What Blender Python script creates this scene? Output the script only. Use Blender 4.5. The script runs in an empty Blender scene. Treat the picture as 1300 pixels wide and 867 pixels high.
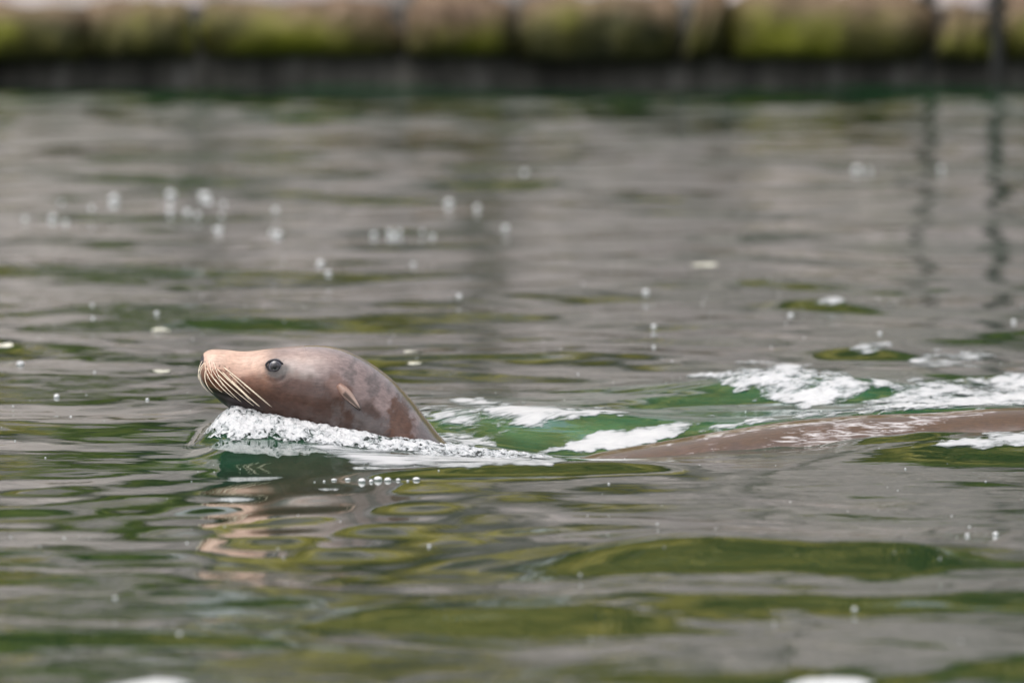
import bpy, bmesh, math, random
import numpy as np
from mathutils import Vector

random.seed(7)
rng = np.random.default_rng(11)
S = bpy.context.scene
COL = S.collection
R = math.radians

# ------------------------------------------------------------------ camera
CAM_H = 1.09
FPX = 300.0 / 36.0 * 1300.0
PITCH = math.atan(714.5 / FPX)
cd = bpy.data.cameras.new("camera")
cam = bpy.data.objects.new("camera", cd)
COL.objects.link(cam)
cam.location = (0, 0, CAM_H)
cam.rotation_euler = (math.pi / 2 - PITCH, 0, 0)
cd.lens = 300
cd.sensor_width = 36
cd.clip_start = 0.1
cd.clip_end = 3000
cd.dof.use_dof = True
cd.dof.focus_distance = 13.93
cd.dof.aperture_fstop = 5.4
S.camera = cam

# ------------------------------------------------------------------ world, sun, exposure
SUN_EL, SUN_AZ = R(66), R(-120)      # azimuth measured from +Y (away from the camera) towards +X
w = bpy.data.worlds.new("World")
S.world = w
w.use_nodes = True
nt = w.node_tree
sky = nt.nodes.new("ShaderNodeTexSky")
sky.sky_type = 'NISHITA'
sky.sun_disc = False
sky.sun_elevation = SUN_EL
sky.sun_rotation = SUN_AZ
sky.dust_density = 4.0
sky.air_density = 1.2
hs = nt.nodes.new("ShaderNodeHueSaturation")      # thin cloud takes most of the blue out
hs.inputs["Saturation"].default_value = 0.22
nt.links.new(sky.outputs[0], hs.inputs["Color"])
bg = nt.nodes["Background"]
bg.inputs[1].default_value = 0.13
nt.links.new(hs.outputs[0], bg.inputs[0])
ld = bpy.data.lights.new("sun", 'SUN')
ld.energy = 1.2
ld.angle = R(60)
ld.color = (1.0, 0.95, 0.88)
sun = bpy.data.objects.new("sun", ld)
COL.objects.link(sun)
sd = Vector((math.sin(SUN_AZ) * math.cos(SUN_EL), math.cos(SUN_AZ) * math.cos(SUN_EL), math.sin(SUN_EL)))
sun.rotation_euler = sd.to_track_quat('Z', 'Y').to_euler()
sun.location = (0, 0, 30)
S.view_settings.view_transform = 'Standard'
S.view_settings.look = 'None'
S.view_settings.exposure = 0.5
S.view_settings.gamma = 1
S.view_settings.use_curve_mapping = False
S.render.engine = 'CYCLES'
S.cycles.use_denoising = True
S.cycles.max_bounces = 6

# ------------------------------------------------------------------ camera maths (used to author positions)
CA, SA = math.cos(PITCH), math.sin(PITCH)

def unproj(px, py, Y):
    a = (px - 650.0) / FPX
    b = -(py - 433.5) / FPX
    dy = CA + b * SA
    dz = -SA + b * CA
    t = Y / dy
    return a * t, Y, CAM_H + dz * t

def water_pt(px, py, z=0.0):
    a = (px - 650.0) / FPX
    b = -(py - 433.5) / FPX
    dy = CA + b * SA
    dz = -SA + b * CA
    t = (z - CAM_H) / dz
    return a * t, dy * t

def proj(x, y, z):
    d = y * CA - (z - CAM_H) * SA
    v = y * SA + (z - CAM_H) * CA
    return 650.0 + FPX * x / d, 433.5 - FPX * v / d

# ------------------------------------------------------------------ numpy noise
PERM = rng.permutation(512).astype(np.int64)
GRAD = np.stack([np.cos(np.arange(64) * 2 * np.pi / 64), np.sin(np.arange(64) * 2 * np.pi / 64)], 1)

def noise2(x, y):
    xi = np.floor(x).astype(np.int64); yi = np.floor(y).astype(np.int64)
    xf = x - xi; yf = y - yi
    u = xf * xf * xf * (xf * (xf * 6 - 15) + 10); v = yf * yf * yf * (yf * (yf * 6 - 15) + 10)
    def g(ix, iy, fx, fy):
        h = PERM[(PERM[ix & 511] + iy) & 511] & 63
        gg = GRAD[h]
        return gg[..., 0] * fx + gg[..., 1] * fy
    a = g(xi, yi, xf, yf); b = g(xi + 1, yi, xf - 1, yf)
    c = g(xi, yi + 1, xf, yf - 1); d = g(xi + 1, yi + 1, xf - 1, yf - 1)
    return (a + (b - a) * u + (c - a) * v + (a - b - c + d) * u * v) * 1.4

def fbm(x, y, o=4, gain=0.5):
    s = 0; amp = 1.0
    for i in range(o):
        s = s + amp * noise2(x * 2 ** i + 17.3 * i, y * 2 ** i - 9.1 * i)
        amp *= gain
    return s

def sstep(a, b, x):
    t = np.clip((x - a) / (b - a), 0, 1)
    return t * t * (3 - 2 * t)

# ------------------------------------------------------------------ helpers
def mesh_obj(name, verts, faces, mat=None, parent=None, smooth=True):
    me = bpy.data.meshes.new(name)
    if isinstance(verts, np.ndarray):
        nv, nf = len(verts), len(faces)
        k = faces.shape[1]
        me.vertices.add(nv); me.vertices.foreach_set("co", verts.astype(np.float32).ravel())
        me.loops.add(nf * k); me.loops.foreach_set("vertex_index", faces.astype(np.int32).ravel())
        me.polygons.add(nf)
        me.polygons.foreach_set("loop_start", np.arange(nf, dtype=np.int32) * k)
        me.polygons.foreach_set("loop_total", np.full(nf, k, dtype=np.int32))
        me.update(calc_edges=True)
    else:
        me.from_pydata(verts, [], faces)
    if smooth:
        me.polygons.foreach_set("use_smooth", [True] * len(me.polygons))
    if mat: me.materials.append(mat)
    me.update()
    o = bpy.data.objects.new(name, me)
    COL.objects.link(o)
    if parent: o.parent = parent
    return o

def tag(o, label=None, cat=None, group=None, kind=None):
    if label: o["label"] = label
    if cat: o["category"] = cat
    if group: o["group"] = group
    if kind: o["kind"] = kind
    return o

def grid_faces(nr, nc, wrap=False):
    i = np.arange(nr - 1)[:, None]
    j = np.arange(nc if wrap else nc - 1)[None, :]
    j2 = (j + 1) % nc
    f = np.stack([i * nc + j, i * nc + j2, (i + 1) * nc + j2, (i + 1) * nc + j], -1)
    return f.reshape(-1, 4)

def set_attr(o, name, arr, typ='FLOAT_COLOR'):
    a = o.data.attributes.new(name, typ, 'POINT')
    if typ == 'FLOAT_COLOR':
        if arr.shape[1] == 3:
            arr = np.concatenate([arr, np.ones((len(arr), 1))], 1)
        a.data.foreach_set("color", arr.astype(np.float32).ravel())
    else:
        a.data.foreach_set("value", arr.astype(np.float32).ravel())

class MatB:
    def __init__(self, name):
        self.m = bpy.data.materials.new(name); self.m.use_nodes = True
        self.t = self.m.node_tree; self.p = self.t.nodes["Principled BSDF"]
    def n(self, typ, **kw):
        nd = self.t.nodes.new(typ)
        for k, v in kw.items():
            if k in nd.inputs: nd.inputs[k].default_value = v
            else: setattr(nd, k, v)
        return nd
    def l(self, a, b): self.t.links.new(a, b)
    def coords(self, scale=(1, 1, 1), kind="Object"):
        tc = self.n("ShaderNodeTexCoord"); mp = self.n("ShaderNodeMapping")
        mp.inputs["Scale"].default_value = scale
        self.l(tc.outputs[kind], mp.inputs["Vector"]); return mp.outputs[0]
    def noise(self, vec, scale, detail=4, rough=0.55, dist=0.0):
        nd = self.n("ShaderNodeTexNoise"); nd.inputs["Scale"].default_value = scale
        nd.inputs["Detail"].default_value = detail; nd.inputs["Roughness"].default_value = rough
        nd.inputs["Distortion"].default_value = dist
        if vec is not None: self.l(vec, nd.inputs["Vector"])
        return nd.outputs["Fac"]
    def ramp(self, fac, stops, interp='LINEAR'):
        r = self.n("ShaderNodeValToRGB"); e = r.color_ramp.elements
        r.color_ramp.interpolation = interp
        while len(e) < len(stops): e.new(0.5)
        for el, (p, c) in zip(e, stops):
            el.position = p; el.color = (*c, 1) if len(c) == 3 else c
        self.l(fac, r.inputs[0]); return r.outputs[0]
    def mix(self, fac, a, b, blend='MIX'):
        m = self.n("ShaderNodeMix", data_type='RGBA', blend_type=blend)
        for s, v in ((m.inputs[0], fac), (m.inputs[6], a), (m.inputs[7], b)):
            if hasattr(v, "links"): self.l(v, s)
            elif isinstance(v, tuple): s.default_value = (*v, 1)
            else: s.default_value = v
        return m.outputs[2]
    def bump(self, h, strength, dist, normal=None):
        b = self.n("ShaderNodeBump"); b.inputs["Strength"].default_value = strength
        b.inputs["Distance"].default_value = dist; self.l(h, b.inputs["Height"])
        if normal is not None: self.l(normal, b.inputs["Normal"])
        self.l(b.outputs[0], self.p.inputs["Normal"]); return b.outputs[0]
    def set(self, **kw):
        for k, v in kw.items():
            k = k.replace("_", " ")
            if hasattr(v, "links"): self.l(v, self.p.inputs[k])
            elif isinstance(v, tuple): self.p.inputs[k].default_value = (*v, 1)
            else: self.p.inputs[k].default_value = v
        return self.m

# ------------------------------------------------------------------ materials
def m_water():
    b = MatB("pool water")
    v = b.coords((0.55, 1, 1))
    big = b.noise(b.coords((0.6, 0.8, 1)), 1.5, 3, 0.55, 0.8)
    amt = b.ramp(big, [(0.38, (0.25, 0.25, 0.25)), (0.62, (1, 1, 1))])
    def scaled(n, k):
        m = b.n("ShaderNodeMath", operation='MULTIPLY'); m.inputs[1].default_value = k
        b.l(n, m.inputs[0]); return m.outputs[0]
    def plus(p, q):
        m = b.n("ShaderNodeMath", operation='ADD'); b.l(p, m.inputs[0]); b.l(q, m.inputs[1]); return m.outputs[0]
    h = plus(plus(scaled(b.noise(v, 7, 2, 0.5, 1.2), 1.0), scaled(b.noise(v, 18, 2, 0.5, 1.5), 0.36)), scaled(b.noise(v, 55, 2, 0.5, 1.0), 0.05))
    mm = b.n("ShaderNodeMath", operation='MULTIPLY'); b.l(h, mm.inputs[0]); b.l(b.mix(1.0, amt, b.n("ShaderNodeAttribute", attribute_name="ruffle").outputs["Color"], "MULTIPLY"), mm.inputs[1])
    b.bump(mm.outputs[0], 1.0, 0.0014)
    at = b.n("ShaderNodeAttribute", attribute_name="air")     # churned, bubble-filled water is paler and bluer
    c = b.mix(at.outputs["Fac"], (0.011, 0.037, 0.016), (0.025, 0.135, 0.075))
    return b.set(Base_Color=c, Roughness=0.015, IOR=1.333)

def m_foam(name="white water froth", stretch=(90, 28, 60), soft=0.16, detail=0.9, shear=0.0):
    """froth of bubbles: dense where the film is thick, thinning out to nothing at its ragged edge"""
    b = MatB(name)
    tc = b.n("ShaderNodeTexCoord"); mp = b.n("ShaderNodeMapping")
    mp.inputs["Rotation"].default_value = (0, 0, shear); mp.inputs["Scale"].default_value = (1, 1, 1)
    b.l(tc.outputs["Object"], mp.inputs["Vector"])
    mp2 = b.n("ShaderNodeMapping"); mp2.inputs["Scale"].default_value = stretch; b.l(mp.outputs[0], mp2.inputs["Vector"])
    n = b.noise(mp2.outputs[0], 1.0, 5, 0.6, 0.8)
    fine = b.noise(tc.outputs["Object"], 420, 3, 0.6)
    at = b.n("ShaderNodeAttribute", attribute_name="froth")
    m = b.n("ShaderNodeMath", operation='MULTIPLY_ADD'); m.inputs[1].default_value = detail * 2.2; m.inputs[2].default_value = -detail * 1.1
    b.l(n, m.inputs[0])
    ad = b.n("ShaderNodeMath", operation='ADD'); b.l(m.outputs[0], ad.inputs[0]); b.l(at.outputs["Fac"], ad.inputs[1])
    mr = b.n("ShaderNodeMapRange", interpolation_type='SMOOTHSTEP')
    mr.inputs[1].default_value = -soft; mr.inputs[2].default_value = soft; mr.inputs[3].default_value = 0.0; mr.inputs[4].default_value = 0.97
    b.l(ad.outputs[0], mr.inputs[0])
    c = b.ramp(ad.outputs[0], [(0.0, (0.50, 0.53, 0.55)), (0.45, (0.66, 0.66, 0.68)), (1.0, (0.76, 0.76, 0.77))])
    b.bump(b.mix(0.5, n, fine), 0.8, 0.004)
    return b.set(Base_Color=c, Roughness=0.3, IOR=1.333, Alpha=mr.outputs[0])

def m_plain(name, col, rough=0.5, var=0.25, scale=60, ior=1.45):
    b = MatB(name)
    n = b.noise(b.coords(), scale, 4)
    lo = tuple(x * (1 - var) for x in col); hi = tuple(min(1, x * (1 + var)) for x in col)
    c = b.ramp(n, [(0.3, lo), (0.7, hi)])
    b.bump(n, 0.3, 0.002)
    return b.set(Base_Color=c, Roughness=rough, IOR=ior)

def m_coat():
    b = MatB("wet sea lion coat")
    at = b.n("ShaderNodeAttribute", attribute_name="coat")
    wt = b.n("ShaderNodeAttribute", attribute_name="wet")
    v = b.coords((60, 300, 260))
    fur = b.noise(v, 1.0, 4, 0.6)
    v2 = b.coords((1, 1, 1))
    blot = b.noise(v2, 70, 5, 0.65)
    c1 = b.mix(1.0, at.outputs["Color"], b.ramp(fur, [(0.25, (0.72, 0.72, 0.72)), (0.75, (1.2, 1.2, 1.2))]), 'MULTIPLY')
    c2 = b.mix(1.0, c1, b.ramp(blot, [(0.3, (0.8, 0.8, 0.8)), (0.7, (1.15, 1.15, 1.15))]), 'MULTIPLY')
    fl = b.n("ShaderNodeAttribute", attribute_name="film")      # sky glints on the wet back, painted as whitish streaks
    sn = b.noise(b.coords((22, 60, 190)), 1.0, 5, 0.7, 0.8)
    fm = b.n("ShaderNodeMath", operation='MULTIPLY_ADD'); fm.inputs[1].default_value = 0.24; b.l(fl.outputs["Fac"], fm.inputs[0]); b.l(sn, fm.inputs[2])
    c2 = b.mix(b.ramp(fm.outputs[0], [(0.70, (0, 0, 0)), (0.86, (0.85, 0.85, 0.85))]), c2, (0.66, 0.62, 0.62))
    rr = b.n("ShaderNodeMapRange"); rr.inputs[3].default_value = 0.5; rr.inputs[4].default_value = 0.2
    b.l(wt.outputs["Fac"], rr.inputs[0])
    b.bump(fur, 0.35, 0.0012)
    cw = b.n("ShaderNodeMath", operation="MULTIPLY"); cw.inputs[1].default_value = 1.0; b.l(wt.outputs["Fac"], cw.inputs[0])
    b.set(Base_Color=c2, Roughness=rr.outputs[0], IOR=1.36, Coat_Weight=cw.outputs[0], Coat_Roughness=0.16, Coat_IOR=1.55)
    return b.m

def m_stone():
    b = MatB("mossy stone")
    v = b.coords((1, 1, 1), "Object")
    oi = b.n("ShaderNodeObjectInfo")
    tc = b.n("ShaderNodeNewGeometry")
    sep = b.n("ShaderNodeSeparateXYZ"); b.l(tc.outputs["Position"], sep.inputs[0])
    add = b.n("ShaderNodeVectorMath", operation='ADD'); b.l(tc.outputs["Position"], add.inputs[0])
    vec = add.outputs[0]
    n1 = b.noise(vec, 3.0, 5, 0.6); n2 = b.noise(vec, 14, 5, 0.65); n3 = b.noise(vec, 1.4, 3)
    stone = b.ramp(n2, [(0.25, (0.05, 0.033, 0.02)), (0.5, (0.15, 0.095, 0.058)), (0.75, (0.31, 0.215, 0.15))])
    moss = b.ramp(n1, [(0.3, (0.025, 0.028, 0.008)), (0.48, (0.075, 0.070, 0.010)), (0.62, (0.165, 0.175, 0.006))])
    # moss grows between the waterline and the drier top, its edges ragged
    wob = b.n("ShaderNodeMath", operation='MULTIPLY_ADD'); wob.inputs[1].default_value = 0.30
    b.l(n3, wob.inputs[0]); b.l(sep.outputs[2], wob.inputs[2])
    mk = b.ramp(wob.outputs[0], [(0.12, (0, 0, 0)), (0.20, (1, 1, 1)), (0.35, (1, 1, 1)), (0.46, (0, 0, 0))])
    c = b.mix(mk, stone, moss)
    # wet, algae-dark foot
    wet = b.ramp(sep.outputs[2], [(0.07, (1, 1, 1)), (0.14, (0, 0, 0))])
    c = b.mix(wet, c, b.ramp(n2, [(0.3, (0.012, 0.014, 0.010)), (0.7, (0.05, 0.045, 0.04))]))
    b.bump(n2, 0.7, 0.03)
    return b.set(Base_Color=c, Roughness=0.8)

def m_rock():
    b = MatB("grey rock bank")
    v = b.coords((1, 1, 1))
    n1 = b.noise(v, 0.9, 6, 0.65, 0.4); n2 = b.noise(v, 6, 6, 0.7)
    tn = b.n("ShaderNodeAttribute", attribute_name="tone"); cl = b.n("ShaderNodeAttribute", attribute_name="clean")
    c1 = b.ramp(tn.outputs["Fac"], [(0.0, (0.06, 0.055, 0.055)), (0.35, (0.20, 0.175, 0.178)), (0.6, (0.33, 0.285, 0.30)), (0.85, (0.55, 0.475, 0.475)), (1.0, (0.68, 0.60, 0.58))])
    c = b.mix(0.4, c1, b.ramp(n2, [(0.36, (0.06, 0.06, 0.055)), (0.62, (0.50, 0.46, 0.44))]))
    c = b.mix(b.ramp(n1, [(0.58, (0, 0, 0)), (0.68, (0.6, 0.6, 0.6))]), c, (0.13, 0.12, 0.03))       # moss and dry grass on the stones
    c = b.mix(cl.outputs["Fac"], (0.05, 0.048, 0.03), c)                                            # earth and litter between them
    b.bump(n2, 0.8, 0.08)
    return b.set(Base_Color=c, Roughness=0.85)

def m_base():
    b = MatB("dark wet wall base")
    v = b.coords((1, 1, 1))
    vs = b.coords((7, 7, 1.2))
    n = b.noise(vs, 1.3, 5, 0.6)
    c = b.ramp(n, [(0.38, (0.025, 0.022, 0.016)), (0.56, (0.09, 0.083, 0.07)), (0.72, (0.27, 0.25, 0.24))])
    geo = b.n("ShaderNodeNewGeometry"); sz = b.n("ShaderNodeSeparateXYZ"); b.l(geo.outputs["Position"], sz.inputs[0])
    c = b.mix(b.ramp(sz.outputs[2], [(0.10, (0, 0, 0)), (0.14, (1, 1, 1))]), c, (0.014, 0.012, 0.008))      # black soil packed behind the stones
    b.bump(n, 0.5, 0.02)
    return b.set(Base_Color=c, Roughness=0.6)

def m_leaf(name, a, c2):
    b = MatB(name)
    oi = b.n("ShaderNodeObjectInfo")
    n = b.noise(b.coords(), 1.6, 3)
    c = b.ramp(n, [(0.35, a), (0.65, c2)])
    b.set(Base_Color=c, Roughness=0.5)
    tr = b.n("ShaderNodeBsdfTranslucent"); b.l(c, tr.inputs["Color"])      # daylight comes through thin leaves
    ad = b.n("ShaderNodeAddShader"); b.l(b.p.outputs[0], ad.inputs[0]); b.l(tr.outputs[0], ad.inputs[1])
    b.l(ad.outputs[0], b.t.nodes["Material Output"].inputs["Surface"])
    return b.m

FOAM_BOW = m_foam("bubbling froth", (105, 48, 90), 0.26, 1.3)
FOAM_STREAK = m_foam("streaked froth", (38, 13, 30), 0.42, 1.35, 0.5)
FOAM_AND_SKY_SHEET = m_foam("smooth sheet of froth and sky reflection", (9, 60, 30), 0.55, 0.9)
FOAM_SLICK = m_foam("smooth froth film", (30, 22, 30), 0.35, 0.8, 0.9)
WATER, FOAM, COAT, STONE, ROCK, BASE = m_water(), m_foam(), m_coat(), m_stone(), m_rock(), m_base()
WHISK = m_plain("cream whisker", (0.88, 0.76, 0.60), 0.35, 0.1, 200)
def m_eye():
    b = MatB("dark brown eye")
    tc = b.n("ShaderNodeTexCoord"); sp = b.n("ShaderNodeSeparateXYZ"); b.l(tc.outputs["Object"], sp.inputs[0])
    x2 = b.n("ShaderNodeMath", operation='MULTIPLY'); b.l(sp.outputs[0], x2.inputs[0]); b.l(sp.outputs[0], x2.inputs[1])
    z2 = b.n("ShaderNodeMath", operation='MULTIPLY_ADD'); b.l(sp.outputs[2], z2.inputs[0]); b.l(sp.outputs[2], z2.inputs[1]); b.l(x2.outputs[0], z2.inputs[2])
    r = b.n("ShaderNodeMath", operation='SQRT'); b.l(z2.outputs[0], r.inputs[0])
    k = b.n("ShaderNodeMath", operation='MULTIPLY'); k.inputs[1].default_value = 100; b.l(r.outputs[0], k.inputs[0])
    c = b.ramp(k.outputs[0], [(0.36, (0.010, 0.008, 0.010)), (0.50, (0.055, 0.045, 0.05)), (0.76, (0.05, 0.045, 0.055)), (0.92, (0.13, 0.13, 0.16))])
    return b.set(Base_Color=c, Roughness=0.03, IOR=1.9)
EYEM = m_eye()
LIDM = m_plain("grey wet eyelid", (0.05, 0.046, 0.054), 0.2, 0.3, 300)
BUB = m_plain("white bubble froth and glints", (0.86, 0.86, 0.88), 0.25, 0.05, 200, 1.33)  # plain white also stands in for glints on the far bubbles
PETAL = m_plain("pale cream petal", (0.86, 0.83, 0.70), 0.5, 0.06, 90)
METAL = m_plain("dark painted metal", (0.03, 0.03, 0.028), 0.5, 0.3, 20)
BARK = m_plain("grey brown bark", (0.10, 0.08, 0.06), 0.9, 0.4, 8)
LEAF_Y = m_leaf("yellow green leaves", (0.25, 0.23, 0.06), (0.43, 0.375, 0.14))
LEAF_G = m_leaf("mid green leaves", (0.11, 0.14, 0.035), (0.22, 0.24, 0.06))

# ------------------------------------------------------------------ water height field
class Waves:
    def __init__(self):
        L = []
        def band(n, lo, hi, ang0, spread, slope):
            for i in range(n):
                lam = lo * (hi / lo) ** rng.random()
                k = 2 * math.pi / lam
                a = ang0 + rng.normal() * spread
                L.append((k * math.cos(a), k * math.sin(a), slope / k * math.sqrt(2.0 / n), rng.random() * 6.283))
        band(18, 0.6, 1.5, math.pi / 2, 0.70, 0.027)      # the old swell of the pool
        band(20, 0.26, 0.6, math.pi / 2, 0.85, 0.021)
        band(20, 0.12, 0.28, math.pi / 2, 1.0, 0.013)
        band(24, 0.055, 0.13, math.pi / 2, 1.0, 0.007)
        band(10, 0.3, 0.9, 0.0, 0.5, 0.006)
        self.L = L
    def __call__(self, x, y):
        wx = x + 0.16 * noise2(x * 1.3 + 5, y * 1.1) + 0.06 * noise2(x * 3.1, y * 2.7 + 8) + 0.02 * noise2(x * 8, y * 7)
        wy = y + 0.20 * noise2(x * 1.1 - 7, y * 0.9 + 3) + 0.08 * noise2(x * 2.9 + 2, y * 2.3) + 0.02 * noise2(x * 8 + 9, y * 7 + 4)
        z = 0
        for kx, ky, a, p in self.L:
            z = z + a * np.sin(kx * wx + ky * wy + p)
        gust = 1.0 + 0.5 * noise2(x * 0.8 + 3.3, y * 0.45 - 1.7)
        far = 1.0 - 0.15 * sstep(15.0, 18.0, y) + 0.35 * sstep(19.0, 25.0, y) + 0.9 * sstep(25.0, 29.0, y)
        return z * gust * far
WAVES = Waves()

def gauss(x, y, cx, cy, sx, sy, rot=0.0):
    c, s = math.cos(rot), math.sin(rot)
    u = (x - cx) * c + (y - cy) * s; v = -(x - cx) * s + (y - cy) * c
    return np.exp(-0.5 * ((u / sx) ** 2 + (v / sy) ** 2))

BODY_Y = 14.0
def H(x, y):
    z = WAVES(x, y)
    # calmer right round the animal so its own waves rule there
    calm = np.exp(-0.5 * (((x + 0.1) / 0.75) ** 2 + ((y - 13.7) / 0.7) ** 2))
    calm2 = np.exp(-0.5 * (((x + 0.33) / 0.32) ** 2 + ((y - 12.5) / 1.15) ** 2))
    z = z * (1 - 0.72 * calm) * (1 - 0.90 * calm2)
    g = np.exp(-0.5 * (((x + 0.34) / 0.34) ** 2 + ((y - 12.75) / 0.75) ** 2))
    z = z + g * (0.0008 * np.sin(19 * x + 15 * y + 0.6) + 0.0007 * np.sin(-23 * x + 19 * y) + 0.0004 * np.sin(34 * x + 9 * y + 2))
    # bow mound heaped against chin and cheek, running back along the neck
    t = np.clip((x + 0.46) / 0.40, 0, 1)
    ridge_h = 0.056 * (1 - t) ** 1.2 + 0.006
    ridge_y = BODY_Y - 0.035 - 0.075 * t
    dy = y - ridge_y
    sy = np.where(dy < 0, 0.22, 0.20)
    endl = sstep(-0.535, -0.45, x); endr = 1 - sstep(-0.05, 0.12, x)
    z = z + ridge_h * np.where(dy < 0, 0.68 * np.exp(-0.5 * (dy / 0.055) ** 2) + 0.32 * np.exp(-0.5 * (dy / 0.36) ** 2), np.exp(-0.5 * (dy / 0.2) ** 2)) * endl * endr
    # diverging bow crest thrown towards the camera
    z = z + 0.012 * np.exp(-0.5 * ((y - (13.42 + 0.10 * np.sin(x * 4))) / 0.07) ** 2) * sstep(-0.30, -0.05, x) * (1 - sstep(0.1, 0.35, x))
    # hollow behind the neck, where the back has not surfaced yet
    z = z - 0.022 * gauss(x, y, 0.10, 14.0, 0.16, 0.16)
    # water heaped over the hips to the right
    z = z + 0.030 * gauss(x, y, 0.95, 13.80, 0.30, 0.16)
    # water lapping unevenly along the near flank
    z = z + 0.010 * np.exp(-0.5 * ((y - 13.86) / 0.05) ** 2) * sstep(0.1, 0.3, x) * (0.3 + fbm(x * 4.5, y * 3, 3))
    # wake humps on the far side
    z = z + 0.042 * gauss(x, y, 0.52, 15.05, 0.20, 0.16, -0.35)
    z = z + 0.030 * gauss(x, y, 0.80, 14.35, 0.34, 0.14)
    z = z + 0.020 * gauss(x, y, 0.02, 14.45, 0.16, 0.12)
    z = z + 0.022 * gauss(x, y, 0.62, 17.6, 0.09, 0.15) + 0.022 * gauss(x, y, 0.66, 16.2, 0.10, 0.13)
    # a smooth swell in the right foreground with its face to the camera
    z = z + 0.026 * np.exp(-0.5 * ((y - (11.95 - 0.10 * (x - 0.3) + 0.05 * np.sin(7 * x))) / 0.20) ** 2) * sstep(-0.15, 0.3, x) * (1 - sstep(0.5, 0.85, x))
    return z

def axis(parts):
    out = [parts[0][0]]
    for a, b, d in parts:
        n = max(1, int(round((b - a) / d)))
        out += list(a + (b - a) * (np.arange(n) + 1) / n)
    return np.array(out)

WALL_Y = 30.0
xs = axis([(-60, -20, 4), (-20, -6, 0.5), (-6, -2.4, 0.06), (-2.4, -1.1, 0.014), (-1.1, 1.1, 0.0065), (1.1, 2.4, 0.014), (2.4, 6, 0.06), (6, 20, 0.5), (20, 60, 4)])
ys = axis([(-1.5, 4, 0.25), (4, 9.6, 0.05), (9.6, 12.8, 0.012), (12.8, 15.4, 0.0085), (15.4, 19, 0.016), (19, WALL_Y + 0.3, 0.03)])
X, Yg = np.meshgrid(xs, ys)
fade = 1.0 / (1 + (np.maximum(np.abs(X) - 6, 0) / 3) ** 2)
Z = H(X, Yg) * fade
Z *= sstep(-1.5, 5, Yg) * 0.999 + 0.001
water = mesh_obj("pool_water", np.stack([X, Yg, Z], -1).reshape(-1, 3), grid_faces(len(ys), len(xs)), WATER)
air = 0.9 * gauss(X, Yg, 0.40, 14.35, 0.45, 0.22, 0.2) + 0.9 * gauss(X, Yg, 0.5, 15.0, 0.25, 0.3) + 0.6 * gauss(X, Yg, 0.02, 14.5, 0.2, 0.35) + 0.35 * gauss(X, Yg, -0.42, 13.6, 0.12, 0.35)
ruf = 1 - 0.95 * np.exp(-0.5 * (((X + 0.30) / 0.34) ** 2 + ((Yg - 12.8) / 1.0) ** 2))
set_attr(water, "ruffle", np.repeat(ruf.reshape(-1, 1), 3, 1))
set_attr(water, "air", np.clip(air * (0.7 + 0.5 * fbm(X * 9, Yg * 5, 3)), 0, 1).reshape(-1), 'FLOAT')
tag(water, "grey green rippled water filling the pool round the sea lion", kind="structure")

# ------------------------------------------------------------------ sea lion
ST = np.array([
 # top x, y,   bottom x, y,  half width (all in photo pixels at the animal)
 (253.5,461, 253.5,464, 1.0), (255.0,453.5, 254.6,472, 12), (260,447.2, 256.5,482, 21), (269,443.8, 261.5,491, 28),
 (286,444.2, 271,501.5, 33), (306,446.2, 287,515, 37), (325,445.2, 306,526, 43), (346,442.4, 327,536, 52),
 (371,440.0, 352,546, 60), (398,438.6, 378,557, 66), (425,441, 400,569, 70), (450,450, 420,583, 72),
 (475,464.5, 440,601, 74), (500,484, 458,622, 78), (522,507, 475,648, 84), (543,534, 495,680, 92),
 (566,561, 520,715, 102), (600,585, 560,750, 115), (650,594, 620,780, 128), (705,590, 700,795, 138),
 (760,575.5, 770,800, 142), (830,563, 840,795, 142), (900,550.5, 910,785, 138), (990,537, 1000,765, 128),
 (1080,528.5, 1090,740, 118), (1180,524.5, 1190,715, 105), (1300,518, 1310,690, 90), (1420,526, 1420,660, 70),
 (1520,548, 1515,632, 48), (1570,570, 1568,612, 26), (1590,588, 1590,596, 4)], dtype=float)

def catmull(P, per):
    out = []
    n = len(P)
    for i in range(n - 1):
        p0 = P[max(i - 1, 0)]; p1 = P[i]; p2 = P[i + 1]; p3 = P[min(i + 2, n - 1)]
        # centripetal-ish tangents scaled by spacing
        d1 = np.linalg.norm(p2[:4] - p1[:4]); d0 = max(np.linalg.norm(p1[:4] - p0[:4]), 1e-3); d2 = max(np.linalg.norm(p3[:4] - p2[:4]), 1e-3)
        m1 = (p2 - p0) / (d0 + d1) * d1 if i > 0 else (p2 - p1)
        m2 = (p3 - p1) / (d1 + d2) * d1 if i < n - 2 else (p2 - p1)
        k = per(i)
        for j in range(k):
            t = j / k
            out.append((2*t**3-3*t**2+1)*p1 + (t**3-2*t**2+t)*m1 + (-2*t**3+3*t**2)*p2 + (t**3-t**2)*m2)
    out.append(P[-1])
    return np.array(out)

st = catmull(ST, lambda i: 14 if i < 16 else (10 if i < 19 else 22))
NA = 128
th = np.arange(NA) / NA * 2 * np.pi
ct, sn = np.cos(th), np.sin(th)
sq = 0.92
wshape = np.sign(sn) * np.abs(sn) ** sq
U = (st[:, 0:1] + st[:, 2:3]) / 2 + (st[:, 0:1] - st[:, 2:3]) / 2 * ct
V = (st[:, 1:2] + st[:, 3:4]) / 2 + (st[:, 1:2] - st[:, 3:4]) / 2 * ct
Wd = st[:, 4:5] * wshape
side = np.abs(Wd) / np.maximum(st[:, 4:5], 1)
def g2(u, v, cx, cy, sx, sy, rot=0.0):
    return gauss(u, v, cx, cy, sx, sy, rot)
off = np.zeros_like(U)
off += 8.0 * g2(U, V, 271, 475, 11, 13) * side                      # whisker pad
mouth_v = 489 + (U - 262) * 0.43 - 0.0022 * (U - 262) ** 2
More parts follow.
